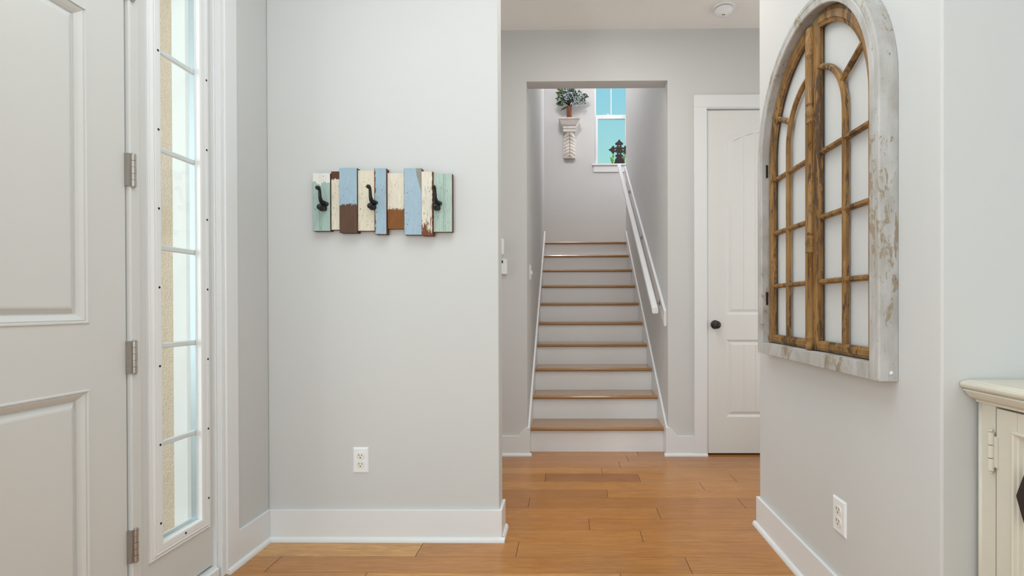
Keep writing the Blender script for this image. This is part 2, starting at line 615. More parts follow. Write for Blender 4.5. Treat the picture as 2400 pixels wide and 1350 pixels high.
# --- baseboards
def shoe_profile(d=.013, h=.02, n=5):
    return [(0, 0)] + [(d * math.cos(a * PI / 2 / n), h * math.sin(a * PI / 2 / n)) for a in range(n + 1)]
BH, BT = .142, .013
def baseboard_x(name, X, s, y0, y1, ends=(0, 0)):
    """board on a wall of constant X; s=+1 when the wall faces +X"""
    b = bm_new()
    box(b, min(X, X + s * BT), max(X, X + s * BT), y0, y1, 0, BH)
    o = struct(name, b, M_TRIM, bevel=.002)
    b = bm_new()
    prism(b, [(X + s * (BT + p[0]), p[1]) for p in shoe_profile()], 'y', y0 - ends[0] * .013 - (.070 if name == 'baseboard_left' else 0), y1 + ends[1] * .013)
    obj('shoe_moulding', b, M_TRIM, o)
    return o
def baseboard_y(name, Y, s, x0, x1, h=BH, ends=(0, 0)):
    b = bm_new()
    box(b, x0, x1, min(Y, Y + s * BT), max(Y, Y + s * BT), 0, h)
    o = struct(name, b, M_TRIM, bevel=.002)
    b = bm_new()
    prism(b, [(Y + s * (BT + p[0]), p[1]) for p in shoe_profile()], 'x', x0 - ends[0] * .013, x1 + ends[1] * .013)
    obj('shoe_moulding', b, M_TRIM, o)
    return o
baseboard_x('baseboard_left', WL, 1, 1.997, WM)
baseboard_y('baseboard_center', WM, -1, WL + BT, -.3165 + BT, ends=(0, 1))
baseboard_x('baseboard_center_end', -.3165, 1, WM, WM + .105 + BT, (0, 1))
baseboard_x('baseboard_right', WR, -1, 1.212 - BT, 2.36 + BT, (0, 1))
baseboard_y('baseboard_right_near', 1.212, -1, WR, BR)
baseboard_y('baseboard_right_far', 2.36, 1, WR, 2.2)
# back wall base boards with the raised corner beside the stair opening
def corner_board(name, pts, x0, x1, shoe_x0, shoe_x1, ext=0):
    b = bm_new()
    prism(b, pts, 'y', WB - BT, WB)
    o = struct(name, b, M_TRIM, bevel=.002)
    b = bm_new()
    prism(b, [(WB - (BT + p[0]), p[1]) for p in shoe_profile()], 'x', shoe_x0, shoe_x1)
    obj('shoe_moulding', b, M_TRIM, o)
    return o
corner_board('baseboard_back_left', [(-2.2, 0), (SL + .017, 0), (SL + .017, .20), (SL - .01, .20), (-.36, BH), (-2.2, BH)], 0, 0, -2.2, SL + .03)
corner_board('baseboard_back_right', [(SR - .017, 0), (.886, 0), (.886, BH), (.768, BH), (SR + .012, .20), (SR - .017, .20)], 0, 0, SR - .03, .975)

# --- casing round the front door unit, flush with the baseboard face
CF = WL + .0132
b = bm_new()
box(b, WL, CF, 1.927, 1.998, 0, 2.56)
box(b, WL, CF, DY0 - .09, DY0 - .005, 0, 2.56)
box(b, WL, CF, DY0 - .09, 1.998, 2.475, 2.56)
struct('trim_1', b, M_TRIM, 'white flat casing boards around the front door and its sidelight', 'trim', bevel=.003)
# jamb with stop beads seen between sidelight and casing
b = bm_new()
box(b, -1.52, WL + .006, 1.908, 1.927, 0, 2.475)
box(b, -1.52, -1.378, 1.899, 1.908, 0, 2.465)
box(b, -1.52, WL + .006, DY0 - .005, DY0 + .012, 0, 2.475)
box(b, -1.52, WL + .006, DY0, 1.91, 2.448, 2.475)
struct('trim_2', b, M_TRIM, 'white jamb boards of the front door opening', 'trim', bevel=.002)
# mullion post between door and sidelight
b = bm_new()
box(b, -1.52, -1.378, 1.532, 1.569, .0, 2.45)
struct('trim_3', b, M_FRONT, 'white mullion post between front door and sidelight', 'trim', bevel=.004, seg=3)
b = bm_new()
prism(b, [(-1.53, 0), (-1.366, 0), (-1.366, .040), (-1.372, .045), (-1.53, .052)], 'y', DY0 + .012, 1.532)
prism(b, [(-1.53, 0), (-1.366, 0), (-1.366, .040), (-1.372, .045), (-1.53, .052)], 'y', 1.569, 1.9)
struct('trim_4', b, M_TRIM, 'white threshold under the front door and sidelight', 'threshold', bevel=.002)

# --- front door: raised panels
FX = -1.39
def raised_panel(bm, y0, y1, z0, z1, X, s=1, arch=0):
    framed(bm, y0, y1, z0, z1, 0, [(0, 0), (.002, .003), (.006, .003), (.008, -.002), (.012, -.001), (.02, -.006), (.027, -.012), (.0285, -.016),
                                   (.031, -.016), (.045, -.0055), (.05, -.0045)], X, s)
    bm.faces.new([bm.verts.new((X - s * .0045, y, z)) for y, z in ((y0 + .05, z0 + .05), (y1 - .05, z0 + .05), (y1 - .05, z1 - .05), (y0 + .05, z1 - .05))])
def slab_with_panels(bm, y0, y1, z0, z1, panels, X, s=1, thick=.044):
    """front face at X facing s*X with rectangular holes, filled with raised panels"""
    ys = sorted({y0, y1, *[p[0] for p in panels], *[p[1] for p in panels]})
    zs = sorted({z0, z1, *[p[2] for p in panels], *[p[3] for p in panels]})
    for i in range(len(ys) - 1):
        for j in range(len(zs) - 1):
            ym, zm = (ys[i] + ys[i + 1]) / 2, (zs[j] + zs[j + 1]) / 2
            if any(p[0] < ym < p[1] and p[2] < zm < p[3] for p in panels):
                continue
            bm.faces.new([bm.verts.new((X, y, z)) for y, z in ((ys[i], zs[j]), (ys[i + 1], zs[j]), (ys[i + 1], zs[j + 1]), (ys[i], zs[j + 1]))])
    B = X - s * thick
    for q in (((X, y0, z0), (X, y0, z1), (B, y0, z1), (B, y0, z0)), ((X, y1, z0), (X, y1, z1), (B, y1, z1), (B, y1, z0)),
              ((X, y0, z0), (X, y1, z0), (B, y1, z0), (B, y0, z0)), ((X, y0, z1), (X, y1, z1), (B, y1, z1), (B, y0, z1)),
              ((B, y0, z0), (B, y1, z0), (B, y1, z1), (B, y0, z1))):
        bm.faces.new([bm.verts.new(p) for p in q])
    bmesh.ops.remove_doubles(bm, verts=bm.verts, dist=1e-5)
    for p in panels:
        raised_panel(bm, *p, X, s)
b = bm_new()
fd_p = []
for (a, c) in ((1.137, 1.409), (.72, .992)):
    fd_p += [(a, c, .18, .823), (a, c, 1.012, 1.922), (a, c, 2.06, 2.33)]
slab_with_panels(b, .617, 1.527, .058, 2.445, fd_p, FX)
struct_door = struct('door_1', b, M_FRONT, 'white raised panel front door hung on nickel hinges', 'door')
def hinge(parent, Y, z, X, h=.09, n=5, r=.0072, leafw=.016, mat=M_NICKEL):
    b = bm_new()
    step = h / n
    for k in range(n):
        z0 = z - h / 2 + k * step
        rr = r if k % 2 == 0 else r * .93
        lathe(b, [(0, z0 + .0004), (rr, z0 + .0004), (rr, z0 + step - .0006), (0, z0 + step - .0006)], (X, Y, 0), 'z', 18)
    lathe(b, [(0, z + h / 2), (r * .8, z + h / 2), (r * .7, z + h / 2 + .003), (0, z + h / 2 + .004)], (X, Y, 0), 'z', 18)
    lathe(b, [(0, z - h / 2 - .004), (r * .7, z - h / 2 - .003), (r * .8, z - h / 2), (0, z - h / 2)], (X, Y, 0), 'z', 18)
    box(b, X - .017, X - .001, Y - leafw, Y - r * .4, z - h / 2, z + h / 2)
    o = obj('hinge', b, mat, parent)
    o['label'] = 'satin nickel butt hinge'
    return o
for z in (.305, .902, 1.492, 2.08):
    hinge(struct_door, 1.5405, z, -1.3745, .102)

# --- sidelight
b = bm_new()
# slab with tall opening, like a narrow door
GY0, GY1, GZ0, GZ1 = 1.652, 1.829, .262, 2.278
box(b, -1.434, FX, 1.571, GY0, .058, 2.445)
box(b, -1.434, FX, GY1, 1.906, .058, 2.445)
box(b, -1.434, FX, GY0, GY1, .058, GZ0)
box(b, -1.434, FX, GY0, GY1, GZ1, 2.445)
win1 = struct('window_1', b, M_FRONT, 'tall narrow white sidelight window beside the front door', 'window')
b = bm_new()
framed(b, GY0 - .049, GY1 + .049, GZ0 - .05, GZ1 + .05, 0,
       [(0, 0), (.001, .006), (.005, .0085), (.009, .006), (.012, .009), (.018, .0125), (.024, .0105), (.026, .012), (.044, .012), (.049, .010), (.0495, -.004), (.052, -.006), (.052, -.02)], FX)
obj('window_frame', b, M_TRIM, win1)
b = bm_new()
for k in range(7):
    z = .330 + .2655 * k
    for Y in (1.6425, 1.861):
        ball(b, (FX + .0122, Y if Y > 1.7 else 1.6405, z), .0042, .35, 1, 1, 10)
ball(b, (FX + .0122, 1.748, GZ0 - .014), .0042, .35, 1, 1, 10)
o = obj('screw_hole', b, M_DARK, win1)
b = bm_new()
for z0, z1, y0, y1 in ((GZ0, GZ1, GY1 - .0035, GY1 - .0005), (GZ0, GZ1, GY0 + .0005, GY0 + .0035), (GZ0 + .0005, GZ0 + .004, GY0, GY1), (GZ1 - .004, GZ1 - .0005, GY0, GY1)):
    box(b, -1.418, -1.398, y0, y1, z0, z1)
obj('glass_spacer', b, M_SPACER, win1)
b = bm_new()
box(b, -1.3975, -1.395, GY0 + .0005, GY1 - .0005, GZ0 + .0005, GZ1 - .0005)
obj('pane', b, M_GLASS, win1)
for k in range(5):
    z = .590 + .337 * k
    b = bm_new()
    prism(b, [(-1.412, z - .006), (-1.409, z - .009), (-1.402, z - .009), (-1.399, z - .006), (-1.399, z + .006), (-1.402, z + .009), (-1.409, z + .009), (-1.412, z + .006)], 'y', GY0 + .0036, GY1 - .0036)
    obj('muntin', b, M_TRIM, win1)

# --- porch outside the sidelight
b = bm_new()
box(b, -1.485, -1.4345, GY1 + .0005, 1.905, .058, 2.445)
struct('trim_5', b, M_EXT, 'white exterior jamb outside the sidelight glass', 'trim')
b = bm_new()
box(b, -3.6, -1.537, 1.836, 2.2, -.2, 3.2)
box(b, -1.537, -1.4855, 1.836, 1.9, 0, 2.445)
struct('wall_porch', b, M_STUCCO)
b = bm_new()
box(b, -3.6, X0, -1.0, 2.2, 3.1, 3.2)
struct('ceiling_sky_blocker', b, M_EXT)  # unseen roof added to keep tinted sky light off the porch
b = bm_new()
box(b, -4.5, X0, -2.0, 2.2, -.2, -.05)
struct('floor_porch', b, M_STUCCO)

# --- closet door in the back wall, two panels, the upper one arched, with plank grooves
CX0, CX1, CY = .980, 1.742, WB + .012
b = bm_new()
def front_ring(bm, outline_fn, prof, Y):
    rings = []
    for off, h in prof:
        rings.append([(x, Y - h, z) for x, z in outline_fn(off)])
    loft(bm, rings, True, False)
    return rings[-1]
def arch_outline(x0, x1, z0, z1, rise, off, n=14):
    x0 += off; x1 -= off; z0 += off; z1 -= off
    pts = [(x0, z0), (x1, z0)]
    xm, hw = (x0 + x1) / 2, (x1 - x0) / 2
    for i in range(n + 1):
        t = 1 - 2 * i / n
        pts.append((xm + hw * t, z1 + rise * (1 - t * t) if rise else z1))
    return pts
px0, px1 = 1.117, 1.605
pan = [(px0, px1, .27, .818, 0), (px0, px1, .995, 2.255, .065)]
prof = [(0, 0), (.004, -.002), (.012, -.009), (.020, -.010), (.036, -.0035), (.04, -.003)]
# stiles and rails as a ring of faces
outer = []
box(b, CX0, px0, CY, CY + .035, .014, 2.44)
box(b, px1, CX1, CY, CY + .035, .014, 2.44)
box(b, px0, px1, CY, CY + .035, .014, .27)
box(b, px0, px1, CY, CY + .035, .818, .995)
ol = arch_outline(px0, px1, .995, 2.255, .065, 0)
top = [(px0, 2.44)] + [(x, z) for x, z in reversed(ol[2:])] + [(px1, 2.44)]
prism(b, top, 'y', CY, CY + .035)
for x0_, x1_, z0_, z1_, rise in pan:
    last = front_ring(b, lambda off: arch_outline(x0_, x1_, z0_, z1_, rise, off), prof, CY)
    # panel field with V grooves
    lx0, lx1 = x0_ + .04, x1_ - .04
    nb = 5
    xs = []
    for k in range(nb):
        a, c = lx0 + (lx1 - lx0) * k / nb, lx0 + (lx1 - lx0) * (k + 1) / nb
        xs += [(a + (.003 if k else 0), 0), (c - (.003 if k < nb - 1 else 0), 0)]
        if k < nb - 1:
            xs.append((c, .0025))
    def topz(x):
        if not rise:
            return z1_ - .04
        t = (x - (lx0 + lx1) / 2) / ((lx1 - lx0) / 2)
        return z1_ - .04 + rise * (1 - t * t)
    lo = [b.verts.new((x, CY + .003 + d, z0_ + .04)) for x, d in xs]
    hi = [b.verts.new((x, CY + .003 + d, topz(x))) for x, d in xs]
    for k in range(len(xs) - 1):
        b.faces.new([lo[k], lo[k + 1], hi[k + 1], hi[k]])
door2 = struct('door_2', b, M_DOOR, 'white two panel closet door with arched top panel', 'door')
b = bm_new()
prof_k = [(0, .0), (.031, .0), (.031, -.004), (.027, -.008), (.012, -.010), (.010, -.03), (.016, -.036), (.026, -.044), (.0275, -.052), (.024, -.060), (.012, -.064), (0, -.065)]
lathe(b, prof_k, (1.035, CY, .925), 'y', 30)
o = obj('door_knob', b, M_BRONZE, door2, smooth=True)
o['label'] = 'round dark bronze knob'
b = bm_new()
box(b, .9745, .9765, CY - .002, CY + .03, .885, .965)
obj('latch_plate', b, M_BRONZE, door2)
# casing
b = bm_new()
for q in ((.884, .972, 0, 2.452), (1.752, 1.84, 0, 2.452), (.884, 1.84, 2.452, 2.538)):
    box(b, q[0], q[1], WB - .017, WB, q[2], q[3])
box(b, .966, .9745, WB - .011, WB + .05, 0, 2.452)
box(b, 1.748, 1.756, WB - .011, WB + .05, 0, 2.452)
box(b, .966, 1.756, WB - .011, WB + .05, 2.446, 2.455)
struct('trim_6', b, M_TRIM, 'white flat casing around the closet door', 'trim', bevel=.0025)

# --- landing window
b = bm_new()
fy0, fy1 = LB + .05, LB + .11
gx0, gx1 = .393, .829
zm0, zm1 = 3.713, 3.767
box(b, WX0, gx0, fy0, fy1, WZ0, WZ1)
box(b, gx1, WX1, fy0, fy1, WZ0, WZ1)
box(b, gx0, gx1, fy0, fy1, WZ1 - .03, WZ1)
win2 = struct('window_2', b, M_TRIM, 'white single hung landing window above the stairs', 'window', bevel=.002)
b = bm_new()
box(b, gx0, gx0 + .024, fy0 - .012, fy1 - .02, WZ0, zm1)
box(b, gx1 - .024, gx1, fy0 - .012, fy1 - .02, WZ0, zm1)
box(b, gx0 + .024, gx1 - .024, fy0 - .012, fy1 - .02, WZ0, WZ0 + .012)
box(b, gx0 + .024, gx1 - .024, fy0 - .012, fy1 - .02, zm0, zm1)
obj('lower_sash', b, M_TRIM, win2, bevel=.002)
b = bm_new()
box(b, .604, .617, fy0 + .02, fy0 + .032, zm1, WZ1 - .03)
obj('muntin', b, M_TRIM, win2)
b = bm_new()
prism(b, [(.535, zm1), (.585, zm1), (.575, zm1 + .008), (.565, zm1 + .018), (.55, zm1 + .008)], 'y', fy0 - .01, fy0 + .01)
obj('sash_lock', b, M_TRIM, win2)
b = bm_new()
box(b, gx0 + .02, gx1 - .02, fy0 + .01, fy0 + .013, WZ0 + .01, zm0)
box(b, gx0, gx1, fy0 + .034, fy0 + .037, zm1, WZ1 - .03)
obj('pane', b, M_GLASS, win2)
b = bm_new()
box(b, .335, .89, LB - .03, LB + .05, WZ0 - .024, WZ0)
sill = obj('window_sill', b, M_TRIM, win2, bevel=.003)
b = bm_new()
box(b, .355, .87, LB - .013, LB, 2.945, WZ0 - .024)
obj('sill_apron', b, M_TRIM, win2, bevel=.002)

# ================================================================== STAIRCASE
SD0, SG, SRI = 3.545, .253, .182
st = thing('staircase', 'straight flight of oak treads with white painted risers', 'staircase', (.2, SD0, 0))
tx0, tx1 = SL + .0165, SR - .0165
for k in range(10):
    z = SRI * (k + 1)
    y = SD0 + SG * k
    b = bm_new()
    box(b, tx0, tx1, y + .028, y + .046, z - SRI if k else 0, z - .027)
    obj('riser', b, M_RISER, st)
    b = bm_new()
    y1 = y + SG + .03 if k < 9 else y + .16
    n = 5
    nose = [(y + .0135 - .0135 * math.sin(PI * i / n), z - .0135 + .0135 * math.cos(PI * i / n)) for i in range(n + 1)]
    prism(b, [(y1, z)] + nose + [(y1, z - .027)], 'x', tx0, tx1)
    obj('tread', b, M_TREAD, st)
for s, X in ((1, SL), (-1, SR)):
    b = bm_new()
    x0, x1 = (X + .001, X + .0163) if s > 0 else (X - .0163, X - .001)
    zl = lambda y: SRI + (y - SD0) / SG * SRI + .065
    pts = [(WB - BT, 0), (5.8, zl(5.8) - .26), (SE, zl(5.8) - .26), (SE, zl(5.93)), (5.93, zl(5.93)), (WB + .03, zl(WB + .03)), (WB - BT, .2)]
    pts = [(WB, 0), (WB + .3, 0), (5.8, LZ - .2), (SE, LZ - .2), (SE, zl(5.93)), (5.93, zl(5.93)), (WB, max(.2, zl(WB)))]
    prism(b, pts, 'x', x0, x1)
    obj('skirt_board', b, M_TRIM, st, bevel=.0015)

# --- handrail on its wall board
zr = lambda y: 1.03 + (y - 3.52) * .718
board_top = lambda y: 1.03 + (y - 3.527) * .70
b = bm_new()
prism(b, [(3.527, .912), (3.527, 1.022), (6.0, board_top(6.0)), (6.0, board_top(6.0) - .10), ], 'x', SR - .019, SR)
hr = thing('handrail', 'white stair handrail on a wall board with nickel brackets', 'handrail', (SR, 3.53, .912))
obj('wall_board', b, M_TRIM, hr, bevel=.002)
b = bm_new()
rx = .618
rings = []
for y in (3.52, 6.02):
    z = 1.025 + (y - 3.52) * .70
    sec = []
    for (dx, dz) in ((-.022, -.016), (-.016, -.022), (.016, -.022), (.022, -.016), (.022, .014), (.014, .022), (-.014, .022), (-.022, .014)):
        sec.append((rx + dx, y, z + dz))
    rings.append(sec)
loft(b, rings)
obj('rail', b, M_TRIM, hr, bevel=.003)
for y in (3.68, 4.55, 5.45):
    z = 1.025 + (y - 3.52) * .70
    b = bm_new()
    tube(b, [(SR - .019, y, z - .055), (SR - .03, y, z - .056), (SR - .055, y, z - .05), (rx + .012, y, z - .038), (rx, y, z - .026), (rx, y, z - .018)], .0065, 10)
    lathe(b, [(0, 0), (.02, 0), (.02, -.004), (.014, -.008), (0, -.009)], (SR - .019, y, z - .055), 'x', 18)
    box(b, rx - .014, rx + .014, y - .02, y + .02, z - .027, z - .0215)
    obj('bracket', b, M_NICKEL, hr, smooth=False)

# ================================================================== COAT RACK
def rk(px):    # rack pixel columns to metres on the centre wall
    return (-1.151 + (px - 195) * (.631 / (2165 - 195))) * .9935
def rz(py):
    return 1.655 - (py - 210) * (.2575 / (1020 - 225))
rack = thing('coat_rack', 'wall coat rack of reclaimed boards in blue, mint, white and brown', 'coat rack', (-.84, WM, 1.53))
mint, blue, creamc, brown, wht = (163, 188, 181), (158, 184, 200), (222, 215, 196), (92, 66, 52), (224, 221, 212)
spec = [  # x0 x1 ztop zbot depth material groove
    (197, 447, 208, 1003, .024, mat_board('mint_board_white_top', mint, brown, None, ((226, 226, 220), .84), .70, None, .35), .40),
    (449, 583, 180, 985, .017, mat_board('white_board_brown_top', (222, 216, 200), (98, 62, 46), (.87, 'above'), None, .68, None, .5), None),
    (583, 833, 143, 1032, .030, mat_board('blue_board_brown_foot', blue, (96, 72, 58), (.44, 'below'), None, .68, None, .3), None),
    (833, 1074, 172, 1003, .022, mat_board('cream_board', creamc, (120, 84, 50), None, None, .66, None, .45), None),
    (1074, 1244, 150, 1053, .030, mat_board('blue_board_worn_edge', blue, (112, 70, 52), None, None, .67, ('left', .17), .35), None),
    (1244, 1487, 208, 975, .018, mat_board('cream_board_wood_foot', (222, 216, 200), (134, 86, 44), (.35, 'below'), None, .68, None, .5), None),
    (1489, 1738, 150, 1063, .028, mat_board('pale_blue_board', (162, 187, 203), (112, 92, 76), None, None, .68, ('left', .035), .25), None),
    (1738, 1896, 200, 1075, .032, mat_board('flaking_white_board', (224, 218, 204), (118, 74, 50), None, None, .67, ('right', .10), .8, -.36), None),
    (1896, 2160, 222, 1022, .022, mat_board('mint_grooved_board', (176, 198, 189), (106, 72, 54), None, None, .67, None, .5), .55)]
for i, (a, c, zt, zb, d, m, groove) in enumerate(spec):
    x0, x1, z1, z0 = rk(a) + .0006, rk(c) - .0006, rz(zt), rz(zb)
    # side facing the lens eats a little width on thick boards
    yb, yf = WM - .0005, WM - d - .008
    pts = [(x0, yb), (x0, yf + .001), (x0 + .001, yf)]
    if groove:
        g = x0 + (x1 - x0) * groove
        pts += [(g - .002, yf), (g, yf + .004), (g + .004, yf + .004), (g + .009, yf)]
    pts += [(x1 - .001, yf), (x1, yf + .001), (x1, yb)]
    b = bm_new()
    prism(b, pts, 'z', z0, z1)
    o = obj('board', b, m, rack, loc=(x0, yf, z0))
    if i == 6:
        bb = bm_new()
        prism(bb, [(x1 - .001, z1 - .001), (x1 - .001, z1 - .105), (x1 - .022, z1 - .03), (x1 - .024, z1 - .001)], 'y', yf - .0006, yf)
        k = NT('grey_weave_print')
        wv = k.n('TexWave')
        wv.bands_direction = 'Z'
        wv.inputs['Scale'].default_value = 160
        wv.inputs['Distortion'].default_value = 2
        k.l(k.coord(), wv.inputs['Vector'])
        k.col(k.mix(wv.outputs['Fac'], s2l((96, 98, 94)), s2l((176, 174, 164))))
        k.setp(.8)
        obj('bare_patch', bb, k.m, o, loc=(x1, yf, z1))['label'] = 'grey hatched worn corner'
    # nail heads
for (px, py) in ((352, 250), (1535, 492), (1537, 920), (1833, 428), (2086, 458)):
    b = bm_new()
    for (a, c, zt, zb, d, m, groove) in spec:
        if a < px < c:
            ball(b, (rk(px), WM - d - .008, rz(py)), .0018, 1, .3, 1, 8)
    obj('nail', b, M_DARK, rack)
def hook(x, z, lean, yb):
    """double coat hook: cast base, long upper prong ending in a ball, short lower prong"""
    b = bm_new()
    # wavy base plate
    ball(b, (x, yb - .003, z), .016, .85, .3, 1.35, 18)
    ball(b, (x + .003, yb - .003, z + .007), .018, 1.05, .3, .62, 18)
    ball(b, (x, yb - .003, z - .014), .0145, 1.0, .35, .8, 16)
    # upper prong, sweeping out
    P = [(0, -.004, .004), (0, -.018, .010), (0, -.030, .018), (0, -.036, .030), (0, -.037, .044), (0, -.039, .056), (0, -.043, .066), (0, -.050, .071), (0, -.056, .069)]
    tube(b, [(x + p[0], yb + p[1], z + p[2]) for p in P], [.0115, .0105, .0085, .0072, .0066, .0062, .0062, .0062, .006], 12)
    ball(b, (x, yb - .058, z + .066), .0092, 1, 1, 1, 14)
    # lower prong
    P = [(0, -.004, -.008), (0, -.014, -.016), (0, -.026, -.020), (0, -.036, -.018)]
    tube(b, [(x + p[0], yb + p[1], z + p[2]) for p in P], [.013, .0115, .010, .009], 12)
    ball(b, (x, yb - .040, z - .014), .0125, 1, 1, 1, 14)
    o = obj('hook', b, M_IRON, rack, smooth=True)
    o['label'] = 'black cast iron double hook'
    return o
hook(rk(362), rz(655), 0, WM - .0325)
hook(rk(1062), rz(645), 0, WM - .034)
hook(rk(1955), rz(655), 0, WM - .032)

# ================================================================== WALL PLATES
def duplex_plate(label, w_, h_, origin, rot):
    t = thing('wall_outlet', label, 'outlet', origin)
    t.rotation_euler = (0, 0, rot)
    bpy.context.view_layer.update()
    def part(name, bm, m, **kw):
        o = obj(name, bm, m, None, **kw)
        o.parent = t
        return o
    b = bm_new()
    hw, hh = w_ / 2, h_ / 2
    loft(b, [[(-hw, 0, -hh), (hw, 0, -hh), (hw, 0, hh), (-hw, 0, hh)],
             [(-hw, -.002, -hh), (hw, -.002, -hh), (hw, -.002, hh), (-hw, -.002, hh)],
             [(-hw + .006, -.006, -hh + .006), (hw - .006, -.006, -hh + .006), (hw - .006, -.006, hh - .006), (-hw + .006, -.006, hh - .006)]])
    part('cover_plate', b, M_PLATE)
    for zc in (.0195, -.0195):
        b = bm_new()
        pts = []
        for k in range(32):
            a = 2 * PI * k / 32
            pts.append((.0172 * math.cos(a), max(-.0138, min(.0138, .0172 * math.sin(a))) + zc))
        prism(b, pts, 'y', -.0085, -.004)
        s_ = part('socket', b, M_IVORY)
        b = bm_new()
        box(b, -.0078, -.0056, -.0089, -.0084, zc + .0005, zc + .0095)
        box(b, .0056, .0078, -.0089, -.0084, zc + .0015, zc + .0085)
        lathe(b, [(0, -.0089), (.0026, -.0089), (.0026, -.0084), (0, -.0084)], (0, 0, zc - .0065), 'y', 14)
        h = obj('slots', b, M_DARK, None)
        h.parent = s_
    b = bm_new()
    lathe(b, [(0, -.0078), (.002, -.0074), (.0032, -.006), (.0032, -.005)], (0, 0, 0), 'y', 14)
    part('screw', b, M_PLATE)
    return t
duplex_plate('white duplex outlet below the coat rack, on the wall', .070, .116, (-.944, WM, .364), 0)
duplex_plate('white duplex outlet below the arched window frame', .079, .118, (WR, 1.662, .350), -PI / 2)

# light switch on the left stair wall (two toggles)
t = thing('light_switch', 'white double toggle light switch on left stairwell wall', 'light switch', (SL, 3.76, 1.317))
b = bm_new()
loft(b, [[(SL + h, 3.76 - w2, 1.317 - h2), (SL + h, 3.76 + w2, 1.317 - h2), (SL + h, 3.76 + w2, 1.317 + h2), (SL + h, 3.76 - w2, 1.317 + h2)]
         for h, w2, h2 in ((0, .058, .058), (.003, .058, .058), (.0065, .052, .052))])
obj('switch_plate', b, M_PLATE, t)
for y, s in ((3.737, 1), (3.783, -1)):
    b = bm_new()
    prism(b, [(SL + .006, 1.317 - .009), (SL + .019, 1.317 + s * .008 - .004), (SL + .019, 1.317 + s * .008 + .004), (SL + .006, 1.317 + .009)], 'y', y - .005, y + .005)
    obj('toggle', b, M_PLATE, t)

# thermostat on the back wall and rounded device above it
t = thing('thermostat', 'small square white thermostat with dark display on back wall', 'thermostat', (-.5, WB, 1.338))
b = bm_new()
box(b, -.545, -.435, WB - .026, WB, 1.285, 1.391)
obj('housing', b, M_PLATE, t, bevel=.004)
b = bm_new()
box(b, -.486, -.462, WB - .0275, WB - .0255, 1.362, 1.382)
obj('display', b, M_DARK, t)
t = thing('wall_device', 'white rounded plastic device on wall just above the thermostat', 'wall device', (-.54, WB, 1.47))
b = bm_new()
box(b, -.64, -.455, WB - .034, WB, 1.418, 1.538)
obj('cover', b, M_PLATE, t, bevel=.016, seg=4)

# smoke detector on the hall ceiling
t = thing('smoke_detector', 'round white smoke detector on the hall ceiling', 'smoke detector', (1.02, 3.235, HC))
b = bm_new()
lathe(b, [(0, 0), (.069, 0), (.069, -.008), (.064, -.012), (0, -.012)], (1.02, 3.235, HC), 'z', 40)
obj('mounting_base', b, M_PLATE, t)
b = bm_new()
lathe(b, [(0, -.0155), (.060, -.0155), (.061, -.022), (.056, -.034), (.040, -.046), (.026, -.049), (.024, -.053), (0, -.054)], (1.02, 3.235, HC), 'z', 40)
obj('cover', b, M_PLATE, t, smooth=True)
b = bm_new()
lathe(b, [(0, -.0118), (.056, -.0118), (.056, -.0158), (0, -.0158)], (1.02, 3.235, HC), 'z', 40)
obj('vent_ring', b, M_DARK, t)
b = bm_new()
box(b, 1.005, 1.013, 3.221, 3.227, HC - .0555, HC - .0535)
box(b, 1.016, 1.024, 3.221, 3.227, HC - .0555, HC - .0535)
obj('vent_slot', b, M_DARK, t)

# ================================================================== ARCHED WINDOW FRAME ON THE RIGHT WALL
FXF = WR - .055          # front face
YC, ZC = 1.806, 1.69
aw = thing('arched_window_frame', 'large arched antique window frame, grey surround with gilt brown muntins', 'window frame', (WR, YC, .848))
def arch_path(a, bb, zb, n=36):
    """outline (y,z): up one side, round the top, down the other"""
    pts = [(YC - a, zb)]
    for i in range(n + 1):
        t = PI - PI * i / n
        pts.append((YC + a * math.cos(t), ZC + bb * math.sin(t)))
    pts.append((YC + a, zb))
    return pts
def arch_band(bm, layers):
    """closed band: list of (path, X) loops lofted in a ring"""
    rings = [[(X, y, z) for y, z in path] for path, X in layers]
    R = [[bm.verts.new(p) for p in r] for r in rings]
    n = len(R[0])
    m = len(R)
    for i in range(m):
        a, c = R[i], R[(i + 1) % m]
        for j in range(n - 1):
            bm.faces.new([a[j], a[j + 1], c[j + 1], c[j]])
    bm.faces.new([r[0] for r in R])
    bm.faces.new([r[-1] for r in R][::-1])
b = bm_new()
AO, BO, FW = .437, .458, .047
arch_band(b, [(arch_path(AO, BO, .848), WR - .0005), (arch_path(AO, BO, .848), FXF + .004), (arch_path(AO - .003, BO - .003, .848), FXF + .0005),
              (arch_path(AO - .018, BO - .018, .848), FXF), (arch_path(AO - .021, BO - .021, .848), FXF + .0025), (arch_path(AO - .024, BO - .024, .848), FXF),
              (arch_path(AO - FW + .003, BO - FW + .003, .848), FXF + .0005), (arch_path(AO - FW, BO - FW, .848), FXF + .004), (arch_path(AO - FW, BO - FW, .848), WR - .0005)])
box(b, FXF, WR - .0005, YC - AO + FW, YC + AO - FW, .848, .896)
surround = obj('surround', b, M_GREYWOOD, aw, bevel=.0015)
surround['label'] = 'chipped grey painted arched surround'
b = bm_new()
ball(b, (WR - .02, YC - AO, .872), .005, 1, .3, 1, 10)
obj('screw_cap', b, M_PLATE, surround)
b = bm_new()
ai, bi = AO - FW - .004, BO - FW - .004
XS0, XS1 = WR - .027, WR - .010
